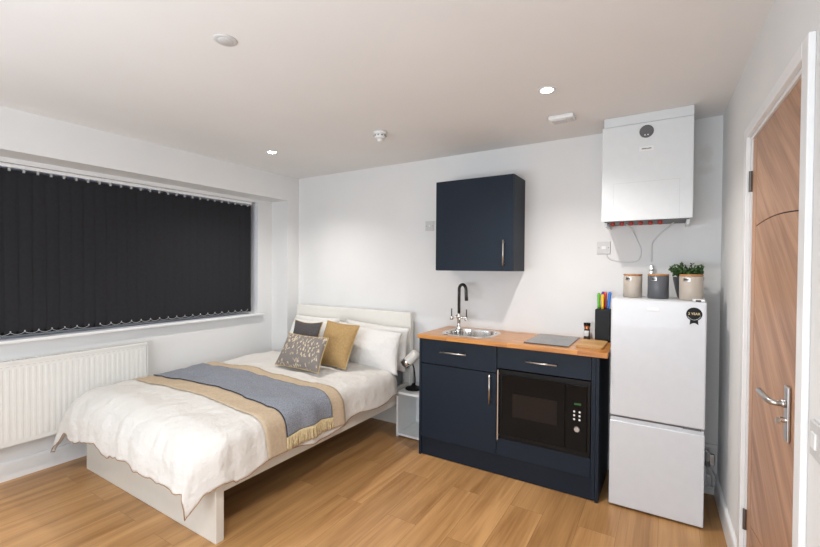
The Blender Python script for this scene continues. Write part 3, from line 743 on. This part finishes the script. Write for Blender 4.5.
# wall cabinet
wc = thing('wall_cabinet', (2.176, -.15, 1.399), 'navy blue wall cabinet with one door above the sink', 'cabinet')
X0, X1, YF_, Z0, Z1 = 1.859, 2.493, -.2875, 1.399, 2.107
bm = bmesh.new(); box(bm, X0, X0+.018, YF_+.02, -.001, Z0, Z1); box(bm, X1-.018, X1, YF_+.02, -.001, Z0, Z1); box(bm, X0+.018, X1-.018, YF_+.02, -.001, Z0, Z0+.018); box(bm, X0+.018, X1-.018, YF_+.02, -.001, Z1-.018, Z1); box(bm, X0+.018, X1-.018, -.01, -.001, Z0, Z1)
obj('carcass', bm, 'navy', wc)
dr = obj('door', B(X0+.001, X1-.001, YF_, YF_+.018, Z0+.002, Z1-.002, bev=.0015), 'navy', wc); bar_handle((2.427, YF_, 1.437), (2.427, YF_, 1.628), dr)

# ------------------------------------------------------------ fridge
FX, FX2, FF, FH = 3.1605, 3.629, -.488, 1.244
fg = thing('fridge_freezer', ((FX+FX2)/2, -.25, 0), 'white fridge freezer standing between worktop and right wall', 'fridge')
obj('cabinet', B(FX, FX2, FF+.052, -.03, .025, FH, bev=.004), 'fridgeside', fg)
ud = obj('fridge_door', B(FX, FX2, FF, FF+.045, .548, FH-.002, bev=.008, seg=3), 'fridge', fg)
ld = obj('freezer_door', B(FX, FX2, FF, FF+.045, .012, .518, bev=.006, seg=3), 'fridge', fg)
obj('grip_recess', B(FX+.004, FX2-.004, FF+.012, FF+.045, .516, .537), 'fridge', ld)
obj('door_gasket', B(FX+.006, FX2-.006, FF+.045, FF+.052, .035, FH-.008), 'grey', fg)
bm = bmesh.new(); box(bm, FX2-.10, FX2-.015, FF+.004, FF+.05, 0.537, .5475); obj('middle_hinge', bm, 'grey', fg)
bm = bmesh.new(); box(bm, FX2-.062, FX2-.008, FF+.015, FF+.10, FH-.001, FH+.012, bev=.004); o = obj('hinge_cover', bm, 'plastic', fg)
obj('hinge_screw', B(FX2-.050, FX2-.026, FF+.010, FF+.016, FH+.001, FH+.009), 'black', o)
for x in (FX+.04, FX2-.04):
    for y in (FF+.09, -.08): bm = bmesh.new(); lathe(bm, [(.018, 0), (.018, .02), (.01, .026), (0, .026)], (x, y, 0), 16); obj('foot', bm, 'black', fg)
bm = bmesh.new(); prism(bm, rrect(3.377, 1.192, .030, .0085, .008), FF-.002, FF+.001, 'Y'); tag(obj('logo_plate', bm, 'gloss', ud), 'small bright oval logo plate')
bx_, bz_ = 3.572, 1.176
bm = bmesh.new(); lathe(bm, [(.037, 0), (.037, .001), (0, .001)], (bx_, FF, bz_), 40, Matrix.Rotation(PI/2, 4, 'X'))
prism(bm, [(bx_-.018, bz_-.03), (bx_+.018, bz_-.03), (bx_+.020, bz_-.058), (bx_+.008, bz_-.050), (bx_, bz_-.048), (bx_-.008, bz_-.050), (bx_-.020, bz_-.058)], FF-.001, FF, 'Y')
bd = obj('rosette_sticker', bm, 'black', ud); tag(bd, 'black rosette sticker reading 2 YEAR')
text_mesh('sticker_text', '2 YEAR', .0175, 'fringe', bd, FRONT(bx_, FF-.0014, bz_+.002), .0003)
bm = bmesh.new()
for k in range(14):
    a = math.radians(205+130*k/13); c = (bx_+.031*math.cos(a), bz_+.031*math.sin(a)); box(bm, c[0]-.0012, c[0]+.0012, FF-.0016, FF-.0009, c[1]-.0015, c[1]+.0015)
obj('sticker_lettering', bm, 'satin', bd)

# canisters
def canister(x, y, m, lab, h=.128, r=.051):
    t = thing('canister', (x, y, FH), lab, 'canister', 'storage canisters on the fridge'); z = FH+.0005
    bm = bmesh.new(); lathe(bm, [(r-.003, 0), (r, .003), (r, h), (r-.002, h+.002), (0, h+.002)], (x, y, z), 40); bd = obj('body', bm, m, t, smooth=True)
    bm = bmesh.new(); lathe(bm, [(r-.002, h+.002), (r+.0005, h+.004), (r+.0005, h+.011), (r-.002, h+.013), (0, h+.013)], (x, y, z), 40); tag(obj('lid', bm, 'lidwood', t, smooth=True), 'bamboo lid')
    for nm, dz0, dz1, w, rr_, mm in (('label_plate', h-.027, h-.008, .30, .0008, 'satin'), ('label_writing', h-.021, h-.014, .22, .0014, 'dark')):
        bm = bmesh.new(); A = []; n = 8; a0 = -PI/2-.42
        for rad in (r+rr_, r-.001):
            for z_ in (dz0, dz1): A.append([bm.verts.new((x+rad*math.cos(a0-w+2*w*i/n), y+rad*math.sin(a0-w+2*w*i/n), z+z_)) for i in range(n+1)])
        for i in range(n): bm.faces.new((A[0][i], A[0][i+1], A[1][i+1], A[1][i])); bm.faces.new((A[2][i], A[3][i], A[3][i+1], A[2][i+1])); bm.faces.new((A[0][i], A[2][i], A[2][i+1], A[0][i+1])); bm.faces.new((A[1][i], A[1][i+1], A[3][i+1], A[3][i]))
        bm.faces.new((A[0][0], A[1][0], A[3][0], A[2][0])); bm.faces.new((A[0][n], A[2][n], A[3][n], A[1][n]))
        bd = obj(nm, bm, mm, bd if nm == 'label_writing' else bd)
canister(3.260, -.265, 'canbeige', 'beige storage canister with bamboo lid at left end of fridge top', h=.133, r=.053)
canister(3.398, -.295, 'cangrey', 'dark grey storage canister with bamboo lid on the fridge', h=.135, r=.056)
canister(3.562, -.345, 'canbeige', 'beige storage canister with bamboo lid standing before the plant', h=.135, r=.0585)
# plant
px_, py_ = 3.553, -.195
pl = thing('potted_plant', (px_, py_, FH), 'bushy small-leaved green plant in dark pot behind the beige canister', 'plant')
bm = bmesh.new(); lathe(bm, [(.050, 0), (.056, .01), (.068, .06), (.079, .115), (.080, .130), (.074, .130), (.067, .115), (0, .115)], (px_, py_, FH+.0005), 36); obj('pot', bm, 'pot', pl, smooth=True)
bm = bmesh.new(); lathe(bm, [(.066, .116), (0, .121)], (px_, py_, FH)); obj('soil', bm, 'soil', pl)
fb = bmesh.new(); sb = bmesh.new()
for k in range(58):
    a = random.uniform(0, 2*PI); el = random.uniform(.35, 1.35); ln = random.uniform(.045, .100)
    p = Vector((px_, py_, FH+.130)); d = Vector((math.cos(a)*math.cos(el), math.sin(a)*math.cos(el), math.sin(el)*.9)); pts = [p+Vector((math.cos(a), math.sin(a), 0))*.025]
    for q in range(6): pts.append(pts[-1]+(d+Vector((0, 0, .10-.04*q)))*ln/6)
    for q_ in pts:
        if q_.y > -.03: q_.y = -.03
        if q_.x > 3.618: q_.x = 3.618
    tube(sb, pts, .0012, 4)
    for q in range(1, 7):
        for s in range(3):
            n = Vector((random.uniform(-1, 1), random.uniform(-1, 1), random.uniform(-.1, 1))).normalized(); side = n.orthogonal().normalized(); l2 = side.cross(n)
            c = pts[q]; L_ = random.uniform(.012, .017); w = L_*.42; rot = Matrix.Rotation(random.uniform(0, 6), 3, n); e1 = rot @ side; e2 = rot @ l2
            v = [c, c+e1*L_*.4+e2*w+n*.001, c+e1*L_*.85+e2*w*.8, c+e1*L_*1.15, c+e1*L_*.85-e2*w*.8, c+e1*L_*.4-e2*w+n*.001]
            fb.faces.new([fb.verts.new(x) for x in v])
obj('foliage', fb, 'leaf', pl, recalc=False); obj('stems', sb, 'leaf', pl)

# ------------------------------------------------------------ boiler
bo = thing('boiler', (3.32, -.15, 1.72), 'white wall-hung boiler cabinet boxed in up to the ceiling', 'boiler')
bx0, bx1, bf, bz0, bz1 = 3.078, 3.566, -.30, 1.725, 2.322
obj('casing', B(bx0, bx1, bf+.012, -.001, bz0+.012, bz1-.002, bev=.002), 'boiler', bo)
fp = obj('front_panel', B(bx0, bx1, bf, bf+.012, bz0, bz1, bev=.002), 'boiler', bo)
obj('top_boxing', B(bx0+.008, bx1, bf+.006, -.001, bz1+.003, H-.001, bev=.001), 'boiler', bo)
bm = bmesh.new(); t = .0016
for a in ((3.146, 3.146+t, 1.727, 1.962), (3.501-t, 3.501, 1.727, 1.962), (3.146, 3.501, 1.962-t, 1.962)): box(bm, a[0], a[1], bf-.0006, bf+.001, a[2], a[3])
obj('panel_seam', bm, 'greyplastic', fp)
gx, gz = 3.325, 2.266
bm = bmesh.new(); lathe(bm, [(.0385, 0), (.0385, .004), (.035, .006), (0, .006)], (gx, bf, gz), 36, Matrix.Rotation(PI/2, 4, 'X')); g = obj('gauge', bm, 'grey', fp)
bm = bmesh.new()
for dx_ in (-.008, .008): lathe(bm, [(.004, 0), (.004, .002), (0, .002)], (gx+dx_, bf-.006, gz-.022), 12, Matrix.Rotation(PI/2, 4, 'X'))
obj('gauge_light', bm, 'plastic', g)
st = obj('name_plate', B(gx-.038, gx+.038, bf-.0015, bf, 2.148, 2.176, bev=.001), 'gloss', fp)
bm = bmesh.new(); x = gx-.024
while x < gx+.022: w = random.uniform(.003, .006); box(bm, x, x+w, bf-.0022, bf-.0014, 2.158, 2.158+random.uniform(.006, .009)); x += w+.0015
obj('plate_marking', bm, 'grey', st)
obj('bottom_tray', B(bx0+.015, bx1-.015, bf+.02, -.01, bz0-.004, bz0+.011), 'grey', bo)
for s in (bx0+.012, bx1-.028): obj('bracket', B(s, s+.016, bf+.05, -.001, bz0-.03, bz0+.01), 'boiler', bo)
for k in range(6):
    x = 3.14+.0525*k
    bm = bmesh.new(); lathe(bm, [(.011, 0), (.013, -.006), (.013, -.018), (.008, -.024), (0, -.024)], (x, bf+.045, bz0-.004), 16); tag(obj('valve', bm, 'red', bo, smooth=True), 'small dark red valve cap')

# cables and wall plates
def smooth_path(P, n=8):
    P = [Vector(p) for p in P]; out = []
    for i in range(len(P)-1):
        p0, p1, p2, p3 = P[max(i-1, 0)], P[i], P[i+1], P[min(i+2, len(P)-1)]
        for k in range(n):
            t = k/n; out.append(.5*((2*p1)+(-p0+p2)*t+(2*p0-5*p1+4*p2-p3)*t*t+(-p0+3*p1-3*p2+p3)*t**3))
    out.append(P[-1]); return out
bm = bmesh.new(); tube(bm, smooth_path([(3.205, -.10, 1.722), (3.228, -.05, 1.70), (3.262, -.0045, 1.63), (3.289, -.0045, 1.56), (3.285, -.0045, 1.50), (3.255, -.0045, 1.472), (3.196, -.0045, 1.468), (3.12, -.0045, 1.483), (3.085, -.010, 1.505), (3.078, -.008, 1.53)]), .0032, 8)
tag(obj('boiler_cable', bm, 'cable', smooth=True), 'white cable looping from boiler down to the square wall plate', 'cable')
pc = thing('pipe_lead', (3.355, -.02, 1.43), 'straight white lead from boiler down behind the grey canister', 'cable')
bm = bmesh.new(); tube(bm, smooth_path([(3.475, -.10, 1.722), (3.462, -.03, 1.715), (3.40, -.0055, 1.655), (3.358, -.0055, 1.60), (3.353, -.0055, 1.56), (3.352, -.0055, 1.47)]), .0042, 8); obj('lead', bm, 'cable', pc, smooth=True)
bm = bmesh.new(); box(bm, 3.343, 3.362, -.03, -.001, 1.39, 1.45, bev=.004); cyl(bm, (3.340, -.03, 1.44), (3.366, -.03, 1.44), .008, 10); cyl(bm, (3.352, -.03, 1.44), (3.352, -.05, 1.44), .006, 10)
cyl(bm, (3.340, -.035, 1.415), (3.366, -.035, 1.415), .007, 10)
tag(obj('connector', bm, 'chrome', pc), 'small chrome connector')
def plate(name, x0, z0, s, lab, cat, m='greyplastic'):
    t = thing(name, (x0+s/2, 0, z0), lab, cat)
    p = obj('plate', B(x0, x0+s, -.010, 0, z0, z0+s, bev=.002), m, t)
    bm = bmesh.new()
    for x in (x0+.012, x0+s-.012): lathe(bm, [(.003, 0), (.003, .001), (0, .001)], (x, -.010, z0+s/2), 10, Matrix.Rotation(PI/2, 4, 'X'))
    obj('screw', bm, 'grey', p); return t, p
t, p = plate('fused_spur', 3.016, 1.528, .086, 'square pale grey wall plate left of the looping boiler cable', 'wall outlet')
obj('fuse_carrier', B(3.045, 3.073, -.0125, -.009, 1.56, 1.582, bev=.001), 'plastic', p)
t, p = plate('wall_outlet', 1.604, 1.748, .086, 'square grey wall plate beside left edge of navy wall cabinet', 'wall outlet')
obj('aerial_socket', B(1.64, 1.652, -.0125, -.009, 1.782, 1.80, bev=.001), 'plastic', p)
# pipework in the corner behind the fridge
pw = thing('pipework', (3.68, -.05, .1), 'pale pipe bends at low level between fridge and right wall', 'pipe')
bm = bmesh.new(); tube(bm, smooth_path([(3.58, -.05, .285), (3.655, -.05, .285), (3.675, -.05, .27), (3.675, -.05, .20), (3.69, -.05, .16), (3.705, -.05, .13), (3.705, -.05, .07)]), .010, 10); tag(obj('pipe', bm, 'greyplastic', pw, smooth=True), None)
bm = bmesh.new(); tube(bm, smooth_path([(3.58, -.08, .20), (3.645, -.08, .20), (3.658, -.08, .17), (3.662, -.08, .11), (3.672, -.08, .075), (3.70, -.08, .07)]), .009, 10); obj('pipe', bm, 'cable', pw, smooth=True)
bm = bmesh.new(); box(bm, 3.684, 3.712, -.035, -.0165, .19, .26, bev=.003); cyl(bm, (3.675, -.05, .19), (3.675, -.05, .22), .014, 12); obj('valve', bm, 'satin', pw)
bm = bmesh.new(); box(bm, 3.56, W-.002, -.020, 0, .30, .318); struct('trim_5', bm, 'gloss')

# ------------------------------------------------------------ lights, world, camera
def area(name, loc, rot, sx, sy, e, c):
    l = bpy.data.lights.new(name, 'AREA'); l.shape = 'RECTANGLE'; l.size = sx; l.size_y = sy; l.energy = e; l.color = c
    o = bpy.data.objects.new(name, l); col.objects.link(o); o.location = loc; o.rotation_euler = rot
    return o
area('added_fill_lamp', (2.2, Y0+.05, 1.45), (PI/2+.27, 0, 0), 2.9, 1.7, 46, (.80, .90, 1.0))  # soft cool fill added behind the camera for brightness, no real window
w = bpy.data.worlds.new('World'); bpy.context.scene.world = w; w.use_nodes = True
bg = w.node_tree.nodes['Background']; bg.inputs[0].default_value = (.35, .5, 1., 1); bg.inputs[1].default_value = .2

cd = bpy.data.cameras.new('Camera'); cam = bpy.data.objects.new('Camera', cd); col.objects.link(cam)
cd.sensor_width = 36; cd.lens = 414.94/820*36; cd.clip_start = .02
yaw, pitch, roll = .554046, -.0144636, .0066063
R = Vector((math.cos(yaw), math.sin(yaw), 0)); F = Vector((-math.sin(yaw), math.cos(yaw), 0)); U = Vector((0, 0, 1))
F2 = F*math.cos(pitch)+U*math.sin(pitch); U2 = U*math.cos(pitch)-F*math.sin(pitch)
Rr = R*math.cos(roll)+U2*math.sin(roll); Ur = -R*math.sin(roll)+U2*math.cos(roll)
cam.matrix_world = Matrix.Translation((3.4413, -3.23456, 1.42187)) @ Matrix((Rr, Ur, -F2)).transposed().to_4x4()
sc = bpy.context.scene; sc.camera = cam
sc.view_settings.view_transform = 'Standard'; sc.view_settings.look = 'None'; sc.view_settings.gamma = 1; sc.view_settings.exposure = 1.42
